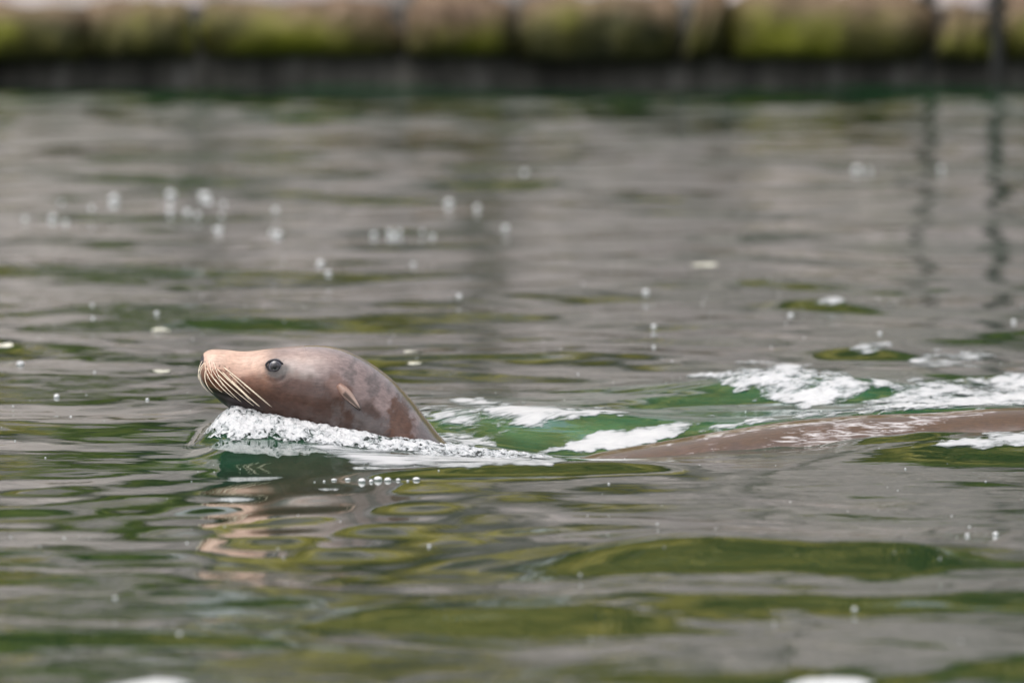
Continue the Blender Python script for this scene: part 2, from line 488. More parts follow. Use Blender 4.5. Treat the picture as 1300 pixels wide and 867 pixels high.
mx = sstep(254, 262, U) * (1 - sstep(312, 330, U))
off -= 3.2 * np.exp(-0.5 * ((V - mouth_v) / 1.5) ** 2) * mx * side    # mouth line
off -= 4.0 * sstep(0, 5, V - mouth_v) * mx * side                     # thinner lower jaw
off -= 2.2 * g2(U, V, 350, 466, 12, 9) * side                         # eye socket
off += 3.5 * g2(U, V, 348, 453, 16, 5) * side                         # brow
er = np.hypot((U - 350) / 1.15, V - 466)
off += (0.3 * np.exp(-0.5 * ((er - 10.5) / 2.0) ** 2) - 0.5 * np.exp(-0.5 * ((er - 14.5) / 1.6) ** 2)) * side
off += 0.6 * g2(U, V, 372, 474, 12, 4, 0.5) * side                         # lower lid bulge
off += 4.0 * g2(U, V, 395, 500, 28, 22) * side                        # cheek
off -= 2.5 * g2(U, V, 312, 462, 14, 9) * side                         # hollow before the eye
off += 2.5 * g2(U, V, 434, 494, 8, 7, 0.8) * side
off += 1.2 * fbm(U / 34, V / 34, 3) * side * sstep(330, 420, U)
Wd = Wd + np.sign(Wd) * off
P0 = np.array(unproj(U, V, BODY_Y)[0]), np.array(unproj(U, V, BODY_Y)[2])
PXM = BODY_Y / FPX
BX, BZ = P0
BYv = BODY_Y + Wd * PXM
bverts = np.stack([BX, BYv, BZ], -1)
nr = len(st)

def back_top(u):
    return np.interp(u, ST[18:, 0], ST[18:, 1])

def coat_colour(u, v):
    """colour of the fur by place on the animal, painted sky sheen included"""
    sh = u.shape
    def C(*c): return np.array(c)
    col = np.zeros(sh + (3,)) + C(0.058, 0.030, 0.022)
    def lay(mask, c):
        nonlocal col
        m = np.clip(mask, 0, 1)[..., None]
        col = col * (1 - m) + C(*c) * m
    nz = fbm(u / 22, v / 22, 4); nf = fbm(u / 7, v / 7, 4)
    # crown and nape: sky sheen painted as paler fur, with a ragged lower edge
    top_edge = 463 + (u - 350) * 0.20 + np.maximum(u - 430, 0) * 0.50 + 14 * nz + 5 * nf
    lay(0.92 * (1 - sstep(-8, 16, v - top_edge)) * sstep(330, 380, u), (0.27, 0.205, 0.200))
    # greyish patches down the neck: sky sheen on wet fur put into the colour
    lay(0.75 * sstep(-0.08, 0.34, 0.35 * nf + fbm(u / 26 + 4, v / 40 + 2, 5) + 0.25 * sstep(400, 470, u) - 0.12) * sstep(385, 430, u) * (1 - sstep(640, 720, u)), (0.108, 0.088, 0.086))
    lay(0.9 * sstep(0.25, 0.5, 1.25 * g2(u, v, 508 + 0.3 * (v - 530), 535, 9, 24, 0.25) + 0.35 * nf), (0.105, 0.048, 0.028))
    lay(0.55 * sstep(0.2, 0.6, 1.1 * g2(u, v, 432, 486, 14, 8, 0.6) + 0.3 * nf), (0.15, 0.075, 0.055))
    # muzzle and forehead: pale tan
    lay(sstep(0.25, 0.75, 1.15 * np.exp(-0.5 * ((np.maximum(u - 300, 0)) / 34) ** 2) * (1 - sstep(462, 492, v + (u - 270) * 0.02 + 6 * nz))), (0.70, 0.47, 0.37))
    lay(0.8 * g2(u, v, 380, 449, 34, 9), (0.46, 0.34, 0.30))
    lay(0.9 * sstep(0.2, 0.8, g2(u, v, 270, 481, 20, 13)), (0.33, 0.135, 0.085))
    lay(0.6 * g2(u, v, 312, 476, 14, 10), (0.33, 0.16, 0.11))
    # cheeks and under the eye
    lay(0.75 * g2(u, v, 336, 480, 11, 9), (0.20, 0.085, 0.045))
    lay(0.85 * sstep(0.12, 0.7, g2(u, v, 368, 474, 19, 9, 0.3)), (0.075, 0.035, 0.026))
    lay(0.55 * g2(u, v, 385, 500, 34, 18), (0.13, 0.065, 0.05))
    lay(0.92 * sstep(0.35, 0.8, g2(u, v, 353, 466, 14.5, 10, 0.15) + 0.18 * nf), (0.028, 0.021, 0.022))
    # chin and lips
    mv = 489 + (u - 262) * 0.43 - 0.0022 * (u - 262) ** 2
    lay(sstep(-3, 3, v - mv + 2 * nf) * (1 - sstep(318, 352, u)), (0.045, 0.031, 0.030))
    lay(0.8 * np.exp(-0.5 * ((v - mv) / 1.6) ** 2) * (1 - sstep(312, 330, u)), (0.02, 0.014, 0.014))
    lay(0.5 * np.exp(-0.5 * ((v - mv - 5) / 1.2) ** 2) * sstep(270, 280, u) * (1 - sstep(300, 318, u)), (0.16, 0.12, 0.13))
    # nose leather
    lay(sstep(0.3, 0.55, g2(u, v, 254.2, 455, 4.2, 7)), (0.03, 0.026, 0.03))
    # rows of dark whisker roots
    for r in range(5):
        for k in range(6):
            cu = 261 + k * 6.3 + r * 1.6; cv = 458 + r * 5.6 + k * 1.4
            lay(0.75 * sstep(0.3, 0.7, g2(u, v, cu, cv, 0.9, 0.9)), (0.05, 0.022, 0.018))
    # back: warmer brown
    bk = sstep(680, 760, u)
    lay(bk, (0.095, 0.047, 0.018))
    lay(bk * 0.7 * sstep(0.0, 0.5, fbm(u / 60, v / 14, 4)), (0.13, 0.068, 0.042))
    lay(bk * 0.75 * sstep(8, 24, v - back_top(u) + 5 * nz), (0.085, 0.050, 0.042))
    return col
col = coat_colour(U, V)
wet = np.clip(0.45 + 0.9 * fbm(U / 26 + 4, V / 40 + 2, 3), 0, 1)
wet = np.clip(wet + 0.3, 0, 1) * (0.35 + 0.65 * sstep(345, 430, U - 0.3 * (V - 460)))
wet = np.clip(wet + 0.55 * sstep(372, 410, U) * (1 - sstep(-4, 26, V - np.interp(U, ST[7:17, 0], ST[7:17, 1]))), 0, 1)
wet = np.where(U > 680, 0.65, wet)
bf = grid_faces(nr, NA, True)
body = mesh_obj("sea_lion", bverts.reshape(-1, 3), bf, COAT)
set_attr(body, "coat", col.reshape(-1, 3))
film = sstep(680, 760, U) * np.clip(0.12 + 0.95 * g2(U, V, 1075, 547, 95, 13, -0.12) + 0.55 * np.exp(-((V - back_top(U) - 1) / 3.0) ** 2) + 0.5 * fbm(U / 60, V / 14, 3), 0, 1.1)  # where the whitish sky glints are painted along the back
set_attr(body, "film", film.reshape(-1), 'FLOAT')  # film: mask of the sky glints painted on the back
set_attr(body, "wet", wet.reshape(-1), 'FLOAT')
bm = bmesh.new(); bm.from_mesh(body.data)
bmesh.ops.holes_fill(bm, edges=[e for e in bm.edges if e.is_boundary])
# flippers grow from the same skin, under water
def flipper(root, tip, wid, thick, n=14, m=10):
    root, tip = Vector(root), Vector(tip); ax = (tip - root); L = ax.length; ax.normalize()
    sdv = ax.cross(Vector((0, 1, 0.25))).normalized(); up = ax.cross(sdv).normalized()
    rings = []
    for i in range(n):
        t = i / (n - 1); wv = wid * (1 - 0.75 * t ** 1.6) * (1 if t < 0.97 else 0.4); tv = thick * (1 - 0.85 * t)
        c = root + ax * (L * t) + sdv * (0.10 * L * t * t)
        rings.append([bm.verts.new(c + sdv * (wv * math.cos(a)) + up * (tv * math.sin(a))) for a in [k / m * 6.2832 for k in range(m)]])
    for i in range(n - 1):
        for k in range(m):
            bm.faces.new((rings[i][k], rings[i][(k+1) % m], rings[i+1][(k+1) % m], rings[i+1][k]))
    bm.faces.new(rings[-1])
flipper((0.05, 13.90, -0.18), (0.25, 13.62, -0.42), 0.07, 0.025)
flipper((0.05, 14.10, -0.18), (0.25, 14.38, -0.42), 0.07, 0.025)
flipper((1.16, 13.98, -0.03), (1.46, 13.90, -0.10), 0.05, 0.02)
flipper((1.16, 14.02, -0.03), (1.46, 14.10, -0.10), 0.05, 0.02)
bmesh.ops.recalc_face_normals(bm, faces=bm.faces)
for f in bm.faces: f.smooth = True
bm.to_mesh(body.data); bm.free()
tag(body, "brown sea lion swimming left with its head lifted out of the water", "sea lion")

# surface lookup on the camera side
near = (Wd.reshape(-1) < 0)
NP = bverts.reshape(-1, 3)[near]
NPX, NPY = proj(NP[:, 0], NP[:, 1], NP[:, 2])
def surf(px, py):
    d = (NPX - px) ** 2 + (NPY - py) ** 2
    i = np.argsort(d)[:4]; wgt = 1 / (d[i] + 0.05)
    return float((NP[i, 1] * wgt).sum() / wgt.sum())
def at(px, py, lift=0.0):
    y = surf(px, py) - lift
    return Vector(unproj(px, py, y))

def tube(pts, rad, m=6):
    vs, fs = [], []
    n = len(pts)
    for i, p in enumerate(pts):
        d = (pts[min(i+1, n-1)] - pts[max(i-1, 0)]).normalized()
        a = d.orthogonal().normalized(); b = d.cross(a)
        if i:  # keep the frame from spinning
            a = (prev - d * prev.dot(d)).normalized(); b = d.cross(a)
        prev = a
        for k in range(m):
            t = k / m * 2 * math.pi
            vs.append(p + (a * math.cos(t) + b * math.sin(t)) * rad[i])
    for i in range(n - 1):
        for k in range(m):
            fs.append((i*m+k, i*m+(k+1) % m, (i+1)*m+(k+1) % m, (i+1)*m+k))
    fs.append(tuple(range(m))[::-1]); fs.append(tuple((n-1)*m+k for k in range(m)))
    return [tuple(v) for v in vs], fs

def bez(p, n=16):
    a, b, c = p
    return [a*(1-t)**2 + b*2*t*(1-t) + c*t*t for t in [i/(n-1) for i in range(n)]]

WH = [((283.5,466),(310,486),(345,516.5)), ((299,478),(318,495),(343,515.5)), ((287,480),(306,496),(330,516)),
      ((275,467.5),(296,489),(327,514.5)), ((276,475),(292,492),(322,515)), ((294,483),(310,499),(329,516)),
      ((268.5,467),(276,482),(289.5,495)), ((271,459),(275,474),(283.5,491)), ((262.5,466),(268,480),(280,490)),
      ((265.5,458),(267,468),(270,479)), ((260,459),(261,470),(264,482)), ((257,458),(246,474),(259,493)),
      ((258,464.5),(247,480),(264,497)), ((261,470),(257,487),(271,499)), ((282,472),(300,490),(318,509)),
      ((268,474),(276,490),(294,503)), ((263,474),(267,488),(282,498)), ((279,482),(290,497),(306,510)),
      ((291,474),(305,488),(318,500)), ((273,481),(281,494),(297,505)), ((259,461),(250,470),(252,482))]
for i, (a, b, c) in enumerate(WH):
    L = math.hypot(c[0]-a[0], c[1]-a[1])
    pa = at(*a, -0.0015); out = 0.012 + 0.0003 * L
    pb = Vector(unproj(b[0], b[1], min(surf(max(b[0], 256), b[1]), pa.y) - out))
    pc = Vector(unproj(c[0], c[1], pb.y - 0.004))
    r0 = (0.0010 if L > 45 else 0.0007) * random.uniform(0.75, 1.15)
    n = 16
    vs, fs = tube(bez((pa, pb, pc), n), [r0 * (1 - 0.72 * (k/(n-1)) ** 1.3) for k in range(n)])
    mesh_obj("whisker", vs, fs, WHISK, body)
    if i % 3 == 0:      # the far side of the muzzle carries them too
        fl = lambda p: Vector((p.x - 0.002, 2 * BODY_Y - p.y, p.z))
        vs, fs = tube(bez((fl(pa), fl(pb), fl(pc)), n), [r0 * (1 - 0.72 * (k/(n-1)) ** 1.3) for k in range(n)])
        mesh_obj("whisker", vs, fs, WHISK, body)

# eyes
def uv_sphere(r, nu=24, nv=16, sc=(1, 1, 1)):
    vs, fs = [(0, 0, r*sc[2])], []
    for i in range(1, nv):
        a = math.pi * i / nv
        for k in range(nu):
            t = 2 * math.pi * k / nu
            vs.append((r*sc[0]*math.sin(a)*math.cos(t), r*sc[1]*math.sin(a)*math.sin(t), r*sc[2]*math.cos(a)))
    vs.append((0, 0, -r*sc[2]))
    for k in range(nu): fs.append((0, 1+k, 1+(k+1) % nu))
    for i in range(nv-2):
        for k in range(nu):
            a = 1+i*nu+k; b = 1+i*nu+(k+1) % nu
            fs.append((a, a+nu, b+nu, b))
    e = len(vs)-1
    for k in range(nu): fs.append((e, e-nu+(k+1) % nu, e-nu+k))
    return vs, fs
for sgn in (-1, 1):
    c = at(349.5, 465)
    cy = BODY_Y + sgn * (BODY_Y - c.y)
    e = mesh_obj("eye", *uv_sphere(0.0126), EYEM, body)
    e.location = (c.x, cy - sgn * 0.0048, c.z)
    vs, fs = [], []
    n, m = 40, 8
    for i in range(n):
        a = 2 * math.pi * i / n
        rx, rz = 0.0130, 0.0106
        # almond: corners drawn out front and back
        ex = 1 + 0.16 * abs(math.cos(a)) ** 6
        for k in range(m):
            b = 2 * math.pi * k / m
            rr = 0.0013 * (1.4 if math.sin(a) > 0 else 1.0)
            px_ = (rx * ex + rr * math.cos(b)) * math.cos(a)
            pz_ = (rz + rr * math.cos(b)) * math.sin(a)
            vs.append((px_ , sgn * (0.0018 + 1.2 * rr * math.sin(b) - 0.0018 * math.cos(a) ** 2), pz_ - 0.12 * px_))
    for i in range(n):
        for k in range(m):
            fs.append((i*m+k, ((i+1) % n)*m+k, ((i+1) % n)*m+(k+1) % m, i*m+(k+1) % m))
    l = mesh_obj("eyelid", vs, fs, LIDM, e)
    l.location = (0, sgn * 0.0050, 0)

# ears: small furled cones lying back
EARM = MatB("tan ear with dark tip")
ga = EARM.n("ShaderNodeAttribute", attribute_name="coat")
nn = EARM.noise(EARM.coords(), 300, 3)
EARM.bump(nn, 0.3, 0.001)
EARM = EARM.set(Base_Color=ga.outputs["Color"], Roughness=0.4)
for sgn in (-1, 1):
    a = at(430, 490, -0.004); bq = at(444, 503, 0.007); c = at(457.5, 520, 0.0035)
    pts = bez((a, bq, c), 18)
    if sgn > 0: pts = [Vector((p.x, 2*BODY_Y-p.y, p.z)) for p in pts]
    rad = [0.0080 * (0.75 + 0.5 * math.sin(min(1, t * 1.7) * math.pi * 0.6)) * (1 - t ** 1.6 * 0.86) for t in [k / 17 for k in range(18)]]
    vs, fs = tube(pts, rad, 12)
    o = mesh_obj("ear", vs, fs, EARM, body)
    cc = []
    for k in range(18):
        t = k / 17
        base = np.array((0.22, 0.115, 0.085)) * (1 - t) + np.array((0.72, 0.55, 0.47)) * t
        if t > 0.8: base = base * (1 - (t - 0.8) * 5) + np.array((0.04, 0.03, 0.03)) * (t - 0.8) * 5
        for j in range(12):
            cc.append(base if j not in (4, 5) or t < 0.35 else base * 0.25)
    set_attr(o, "coat", np.array(cc))

# ------------------------------------------------------------------ foam
def seg_dist(px, py, poly):
    """signed distance to a polygon in pixels of the photograph, negative inside"""
    d = np.full(px.shape, 1e9); inside = np.zeros(px.shape, bool)
    n = len(poly)
    for i in range(n):
        x0, y0 = poly[i]; x1, y1 = poly[(i+1) % n]
        ex, ey = x1-x0, y1-y0
        t = np.clip(((px-x0)*ex + (py-y0)*ey) / (ex*ex+ey*ey), 0, 1)
        d = np.minimum(d, np.hypot(px-x0-t*ex, py-y0-t*ey))
        c = ((y0 > py) != (y1 > py)) & (px < (x1-x0)*(py-y0)/((y1-y0) if y1 != y0 else 1e-9) + x0)
        inside ^= c
    return np.where(inside, -d, d)

def foam(name, label, poly, mat, res=(0.004, 0.006), base=0.3, soft=8, big=(0.12, 0.2), bigk=0.5, lump=0.0, lscale=0.012, shrink=0.40, y_rng=None, guess=0.0):
    """a film of froth lying on the water, thick inside and thinning towards its outline"""
    xs_, ys_ = zip(*[water_pt(px, py, guess) for px, py in poly])
    pad = 0.04
    y0, y1 = (min(ys_) - pad*8, max(ys_) + pad*8) if y_rng is None else y_rng
    gx = np.arange(min(xs_) - pad * 4, max(xs_) + pad * 4, res[0]); gy = np.arange(y0, y1, res[1])
    x, y = np.meshgrid(gx, gy)
    h = H(x, y)
    px, py = proj(x, y, h)
    sdv = seg_dist(px / 3.0, py, [(q[0] / 3.0, q[1]) for q in poly])
    sdv = sdv + soft * (1.1 * fbm(x / 0.06, y / 0.16, 4, 0.6) + shrink)
    ed = np.clip(-sdv / (soft * 1.5), -2.2, 1.0)
    dens = base * ed + np.where(ed < 0, 1.5 * ed, 0) + bigk * fbm(x / big[0] + 3, y / big[1] + 1.7, 4, 0.55) * 0.8
    if mat is FOAM_STREAK: dens = dens - 0.05          # broken froth with dark water showing between
    lm = np.maximum(0.25 + 0.75 * fbm(x / lscale, y / lscale, 4, 0.62), -0.1) * lump * np.clip(ed + 0.4, 0, 1)
    z = h + 0.0006 + 0.0012 * np.clip(ed + 0.3, 0, 1) + lm
    f = grid_faces(len(gy), len(gx))
    keep = (ed.reshape(-1)[f] > -1.9).all(1)
    f = f[keep]
    used, inv = np.unique(f.ravel(), return_inverse=True)
    o = mesh_obj(name, np.stack([x, y, z], -1).reshape(-1, 3)[used], inv.reshape(-1, 4), mat)
    set_attr(o, "froth", dens.reshape(-1)[used], 'FLOAT')
    return tag(o, label, "foam", kind="stuff")

foam("bow_foam", "white bubbling foam heaped against the chin and neck of the sea lion",
     [(256,541),(270,527),(282,516),(300,512),(335,514),(375,525),(430,542),(480,551),(560,561),(640,571),(700,577),(690,582),(600,582),(500,574),(430,567),(380,562),(300,558),(268,554)],
     FOAM_BOW, (0.0016, 0.0016), 0.34, 4, (0.06, 0.05), 0.45, 0.0055, 0.022, 0.2, y_rng=(13.66, 14.0), guess=0.03)
foam("smooth_foam_and_sky", "smooth glassy white water with sky reflection painted in, trailing below the neck",
     [(330,558),(400,562),(480,570),(560,577),(690,580),(735,577),(700,592),(600,594),(500,593),(445,589),(390,572)],
     FOAM_AND_SKY_SHEET, (0.004, 0.004), 0.42, 5, (0.3, 0.12), 0.55, y_rng=(13.3, 13.95), guess=0.01)  # aerated foam, with the sky's reflection put into its white
foam("foam_behind_neck", "white streaky foam drifting behind the neck",
     [(536,522),(560,514),(640,508),(700,508),(716,518),(780,524),(740,535),(690,546),(640,557),(590,567),(556,561)],
     FOAM_STREAK, (0.004, 0.006), 0.15, 8, (0.14, 0.25), 0.9)
foam("foam_beside_back", "smooth white foam where the back of the sea lion surfaces",
     [(680,576),(730,557),(800,540),(860,534),(910,532),(870,549),(840,563),(760,574)],
     FOAM_SLICK, (0.004, 0.006), 0.65, 6, (0.2, 0.2), 0.4)
foam("foam_along_back", "thin rim of foam along the far side of the back",
     [(850,556),(900,540),(960,529),(1040,523),(1090,522),(1030,531),(950,540),(900,550)],
     FOAM_STREAK, (0.003, 0.005), 0.35, 4, (0.08, 0.1), 0.4)
foam("wake_crest_foam", "white foam breaking on the wake hump beyond the back",
     [(885,478),(915,469),(945,454),(1000,461),(1060,473),(1140,487),(1110,500),(1060,513),(1020,520),(970,509),(930,489)],
     FOAM_STREAK, (0.004, 0.006), 0.38, 7, (0.10, 0.2), 1.1, 0.004, 0.02, guess=0.03)
foam("wake_foam", "broad sheet of white foam beyond the hips of the sea lion",
     [(1080,523),(1115,502),(1140,488),(1200,481),(1310,473),(1420,470),(1420,516),(1310,518),(1200,523),(1130,527)],
     FOAM_STREAK, (0.004, 0.006), 0.42, 6, (0.15, 0.2), 1.0, 0.003, 0.02)
foam("near_foam", "white foam streak on the near side of the hips",
     [(1160,568),(1210,558),(1260,550),(1330,543),(1400,541),(1400,567),(1300,567),(1220,570)],
     FOAM_SLICK, (0.004, 0.005), 0.35, 4, (0.12, 0.15), 0.5)
foam("foam_fleck_far", "small white foam patch on a green hump far right",
     [(1070,445),(1095,435),(1127,432),(1135,440),(1105,448),(1085,451)], FOAM_STREAK, (0.005, 0.012), 0.30, 3, (0.08, 0.2), 0.4)
foam("foam_fleck_farther", "tiny white foam patch on a green hump beyond the wake",
     [(1033,384),(1045,376),(1066,376),(1072,383),(1055,389)], FOAM_STREAK, (0.005, 0.012), 0.45, 3, (0.08, 0.2), 0.3)
foam("foam_speckle", "loose speckled foam right of the wake hump",
     [(1155,459),(1190,447),(1240,443),(1262,452),(1220,463),(1180,466)], FOAM_STREAK, (0.005, 0.012), 0.10, 4, (0.06, 0.12), 0.6)
foam("foreground_foam", "blurred white foam at the lower edge right of centre",
     [(985,870),(1010,862),(1050,859),(1095,861),(1115,866),(1095,877),(1005,878)], FOAM_SLICK, (0.005, 0.008), 0.9, 3, (0.08, 0.1), 0.3)
foam("foreground_foam", "blurred white foam at the lower left edge of the water",
     [(130,874),(160,864),(200,862),(240,864),(255,870),(200,879)], FOAM_SLICK, (0.005, 0.008), 0.9, 3, (0.08, 0.1), 0.3)

# ------------------------------------------------------------------ bubbles and floating bits
def bubble_mesh():
    vs, fs = uv_sphere(1.0, 12, 8)
    me = bpy.data.meshes.new("bubble"); me.from_pydata(vs, [], fs)
    me.polygons.foreach_set("use_smooth", [True] * len(me.polygons))
    me.materials.append(BUB); me.update(); return me
BME = bubble_mesh()
def bubble(px, py, rpx, group, label, wide=1.0):
    x, y = water_pt(px, py)
    z = float(H(np.array([x]), np.array([y]))[0])
    x, y = water_pt(px, py, z)
    z = float(H(np.array([x]), np.array([y]))[0])
    o = bpy.data.objects.new("bubble", BME); COL.objects.link(o)
    r = rpx * (0.65 + 0.6 * random.random()) * y / FPX
    o.location = (x, y, z + r * 0.35); o.scale = (r * wide, r * (0.9 + 0.3 * random.random()) * wide, r * (0.6 + 0.3 * random.random()))
    tag(o, label, "bubble", group)
for px, py, r, wd in [(403,609.5,2,1), (413,609,4,1), (425,609,5,1.6), (440,609,5.5,1.5), (461,609,5.5,1.2), (471,608.5,4,1.1), (483,608,5.5,1.2), (496,607.5,4,1.3), (507,607,4.5,1.1), (515,607,3,1), (527,606,3.5,1.3)]:
    bubble(px + random.uniform(-4, 4), py + random.uniform(-3.5, 3.5), r * (0.42 + 0.05 * ((px * 7) % 9)), "row of bubbles in front of the neck", "white bubble in the row floating in front of the neck", wd)
for px, py, r in [(32,279,4),(67,279,5),(78,259,4.5),(83,283,4.5),(116,265,4.5),(145,255,5),(145,263,4),(217,249,5.5),(216,259,4.5),(216,269,5),(216,277,4),
                  (238,271,4.5),(251,274,4),(256,245,5),(261,251,5),(265,259,5.5),(284,261,5),(281,275,4),(273,291,4),(278,293,4.5),(350,268,4),(345,295,3.5),(353,299,4.5)]:
    bubble(px, py, r, "bubbles drifting far left", "small white bubble drifting on the far grey water at left")
for px, py, r in [(475,300,4.5),(495,296,4),(500,300,4),(507,296,3.5),(549,301,5),(570,259,4.5),(606,265,4.5),(642,291,4.5),(536,296,3),(407,336,4),(417,347,3.5),(525,336,3.5),(666,221,5),(583,377,2.5)]:
    bubble(px, py, r, "bubbles drifting in mid water", "small white bubble drifting on grey water above the head")
for px, py, r in [(1088,219,4.5),(1103,218,4.5),(1195,217,4),(820,373,3.5),(830,416,3),(1004,402,3),(1117,422,3),(1287,409,3.5),(830,441,2.5)]:
    bubble(px, py, r, "bubbles drifting far right", "small white bubble drifting on grey water at right")
for px, py, r in [(26,464,4.5),(117,388,3),(118,405,3),(199,394,3),(120,473,2),(72,505,3.5),(187,508,2.5),(146,760,3.5),(228,805,3.5),(545,694,2.5),(1228,680,3),(1264,680,3),(1085,769,3.5)]:
    bubble(px, py, r, "bubbles dotted over the near water", "lone white bubble floating on the nearer rippled water")

def petal(px, py, wpx, hpx, label, thick=0.004, mat=PETAL):
    x, y = water_pt(px, py)
    z = float(H(np.array([x]), np.array([y]))[0])
    x, y = water_pt(px, py, z)
    z = float(H(np.array([x]), np.array([y]))[0])
    s = y / FPX
    a = wpx * s / 2; bb = min(hpx * s / (CAM_H / y) / 2, a * 1.4)
    n, m = 28, 6
    vs, fs = [], []
    for sgn in (1, -1):
        for i in range(m):
            rr = (i + 1) / m
            for k in range(n):
                t = 2 * math.pi * k / n
                ra = 1 + 0.10 * math.sin(3 * t + px) + 0.06 * math.sin(7 * t + py)
                zz = 0.0006 + 0.0012 * rr * rr * math.sin(t + px) ** 2 + sgn * thick * 0.2 * (1 - 0.8 * rr)
                vs.append((a * rr * ra * math.cos(t), bb * rr * ra * math.sin(t), zz))
    for q in range(2):
        o_ = q * m * n
        for i in range(m - 1):
            for k in range(n):
                f = (o_+i*n+k, o_+i*n+(k+1) % n, o_+(i+1)*n+(k+1) % n, o_+(i+1)*n+k)
                fs.append(f if q == 0 else f[::-1])
        fs.append(tuple(o_+k for k in range(n))[::-1] if q else tuple(o_+k for k in range(n)))
    for k in range(n):
        i0 = (m-1)*n+k; i1 = (m-1)*n+(k+1) % n
        fs.append((i0, i0+m*n, i1+m*n, i1))
    va = np.array(vs)
    va[:, 2] += H(va[:, 0] + x, va[:, 1] + y) - z
    vs = [tuple(p) for p in va]
    o = mesh_obj("floating_leaf", vs, fs, mat)
    o.location = (x, y, z)
    tag(o, label, "leaf", "pale leaves floating on the water")
petal(204, 419, 24, 12, "pale cream leaf floating above and left of the snout")
petal(893, 337, 34, 18, "largest pale leaf floating far off above the back")
petal(4, 437, 26, 9, "white leaf floating at the left edge of the picture")
petal(206, 472, 22, 4, "thin pale leaf floating just left of the whiskers")
petal(524, 448, 24, 8, "small pale leaf floating just right of the crown of the head")
petal(527, 462, 18, 4, "thin pale leaf just below another leaf right of the head")

# tiny drifting specks, too many to count
vs, fs = [], []
sp = rng.random((900, 2))
for i in range(380):
    y = 10.4 + 9.5 * sp[i, 0] ** 0.8; x = (sp[i, 1] - 0.5) * 2.2
    r = 0.0006 + 0.0012 * rng.random() ** 3
    if abs(y - 14) < 0.25 and x > -0.6: continue
    z = float(H(np.array([x]), np.array([y]))[0]); b0 = len(vs)
    for dx, dy, dz in ((1.4,0,0),(0,1.4,0),(-1.4,0,0),(0,-1.4,0),(0,0,1),(0,0,-1)): vs.append((x+dx*r, y+dy*r, z+dz*r+r*0.4))
    for f in ((0,1,4),(1,2,4),(2,3,4),(3,0,4),(1,0,5),(2,1,5),(3,2,5),(0,3,5)): fs.append(tuple(b0+k for k in f))
o = mesh_obj("floating_specks", vs, fs, BUB)
tag(o, "tiny pale specks scattered over the whole water surface", "specks", kind="stuff")

# every bubble is told apart by its place along its own row or cluster
ORD = ["leftmost"] + [w + " from the left" for w in ("second third fourth fifth sixth seventh eighth ninth tenth eleventh twelfth thirteenth fourteenth fifteenth sixteenth "
      "seventeenth eighteenth nineteenth twentieth twenty-first twenty-second twenty-third twenty-fourth twenty-fifth twenty-sixth twenty-seventh twenty-eighth twenty-ninth thirtieth "
      "thirty-first thirty-second thirty-third thirty-fourth thirty-fifth thirty-sixth thirty-seventh").split()]
def number_row(group, fmt):
    row = sorted((o for o in S.objects if o.get("group") == group and o.parent is None), key=lambda o: o.location.x / o.location.y)
    for i, o in enumerate(row):
        o["label"] = fmt.format("rightmost" if i == len(row) - 1 else ORD[i])
number_row("row of bubbles in front of the neck", "white bubble {} in the row floating before the neck")
number_row("bubbles drifting far left", "small white bubble {} in the far cluster above the snout")
number_row("bubbles drifting in mid water", "small white bubble {} among those beyond the head")
number_row("bubbles drifting far right", "small white bubble {} among those beyond the wake")
number_row("bubbles dotted over the near water", "lone white bubble {} on the nearer water")

# ------------------------------------------------------------------ far pool edge
wall = bpy.data.objects.new("pool_edge_wall", None); COL.objects.link(wall)
wall.location = (0, WALL_Y, 0)
tag(wall, "mossy stone wall edging the far side of the pool, dark and wet at its foot", "wall")
def rough_block(x0, x1, z0, z1, depth, seed, lean=0.0):
    nx, nz = 30, 14
    t = np.linspace(-1, 1, nx); s = np.linspace(0, 1, nz)
    prof = []
    # profile from the underside lip, up the face, over the top, back
    pr = [(0.10, 0.0), (0.02, 0.02), (-0.02, 0.10), (-0.045, 0.35), (-0.04, 0.65), (0.0, 0.88), (0.07, 1.0), (0.2, 1.03), (0.4, 1.0), (depth, 0.9), (depth, -0.1), (0.10, -0.02)]
    T, K = np.meshgrid(t, np.arange(len(pr)))
    pr = np.array(pr)
    edge = 1 - np.abs(T) ** 6
    yy = pr[K, 0] + 0.13 * (1 - edge) * (K < 9) + 0.04 * fbm(T * 2.2 + seed * 3.7, K * 0.45 + seed, 3) * (K < 10)
    hz = (z1 - z0)
    zz = z0 + hz * pr[K, 1] * (1 - 0.22 * (1 - edge)) + 0.035 * fbm(T * 1.7 - seed, K * 0.3 + 2.2 * seed, 3) * (K > 2) * (K < 9)
    xx = x0 + (x1 - x0) * (T + 1) / 2 + lean * (zz - z0)
    v = np.stack([xx, yy, zz], -1).reshape(-1, 3)
    f = grid_faces(len(pr), nx)
    caps = []
    vs = [tuple(p) for p in v]; fs = [tuple(int(k) for k in q)[::-1] for q in f]
    fs.append(tuple(k * nx for k in range(len(pr)))); fs.append(tuple(k * nx + nx - 1 for k in range(len(pr)))[::-1])
    return vs, fs
def wx(px): return (px - 650) / FPX * WALL_Y
joints = [-420, -150, 110, 248, 515, 655, 862, 908, 1182, 1262, 1500, 1790]
edges = [wx(j) for j in joints]
x = edges[0]
while x > -9: x -= 0.5 + 0.45 * random.random(); edges.insert(0, x)
x = edges[-1]
while x < 9: x += 0.5 + 0.45 * random.random(); edges.append(x)
for i in range(len(edges) - 1):
    vs, fs = rough_block(edges[i] + 0.002, edges[i+1] - 0.002, 0.092 + 0.03 * random.random(), 0.265 + 0.07 * random.random(), 0.75, i * 1.7, random.uniform(-0.1, 0.4))
    o = mesh_obj("stone_block", vs, fs, STONE, wall)
    o.location = (0, random.uniform(-0.05, 0.03), 0)
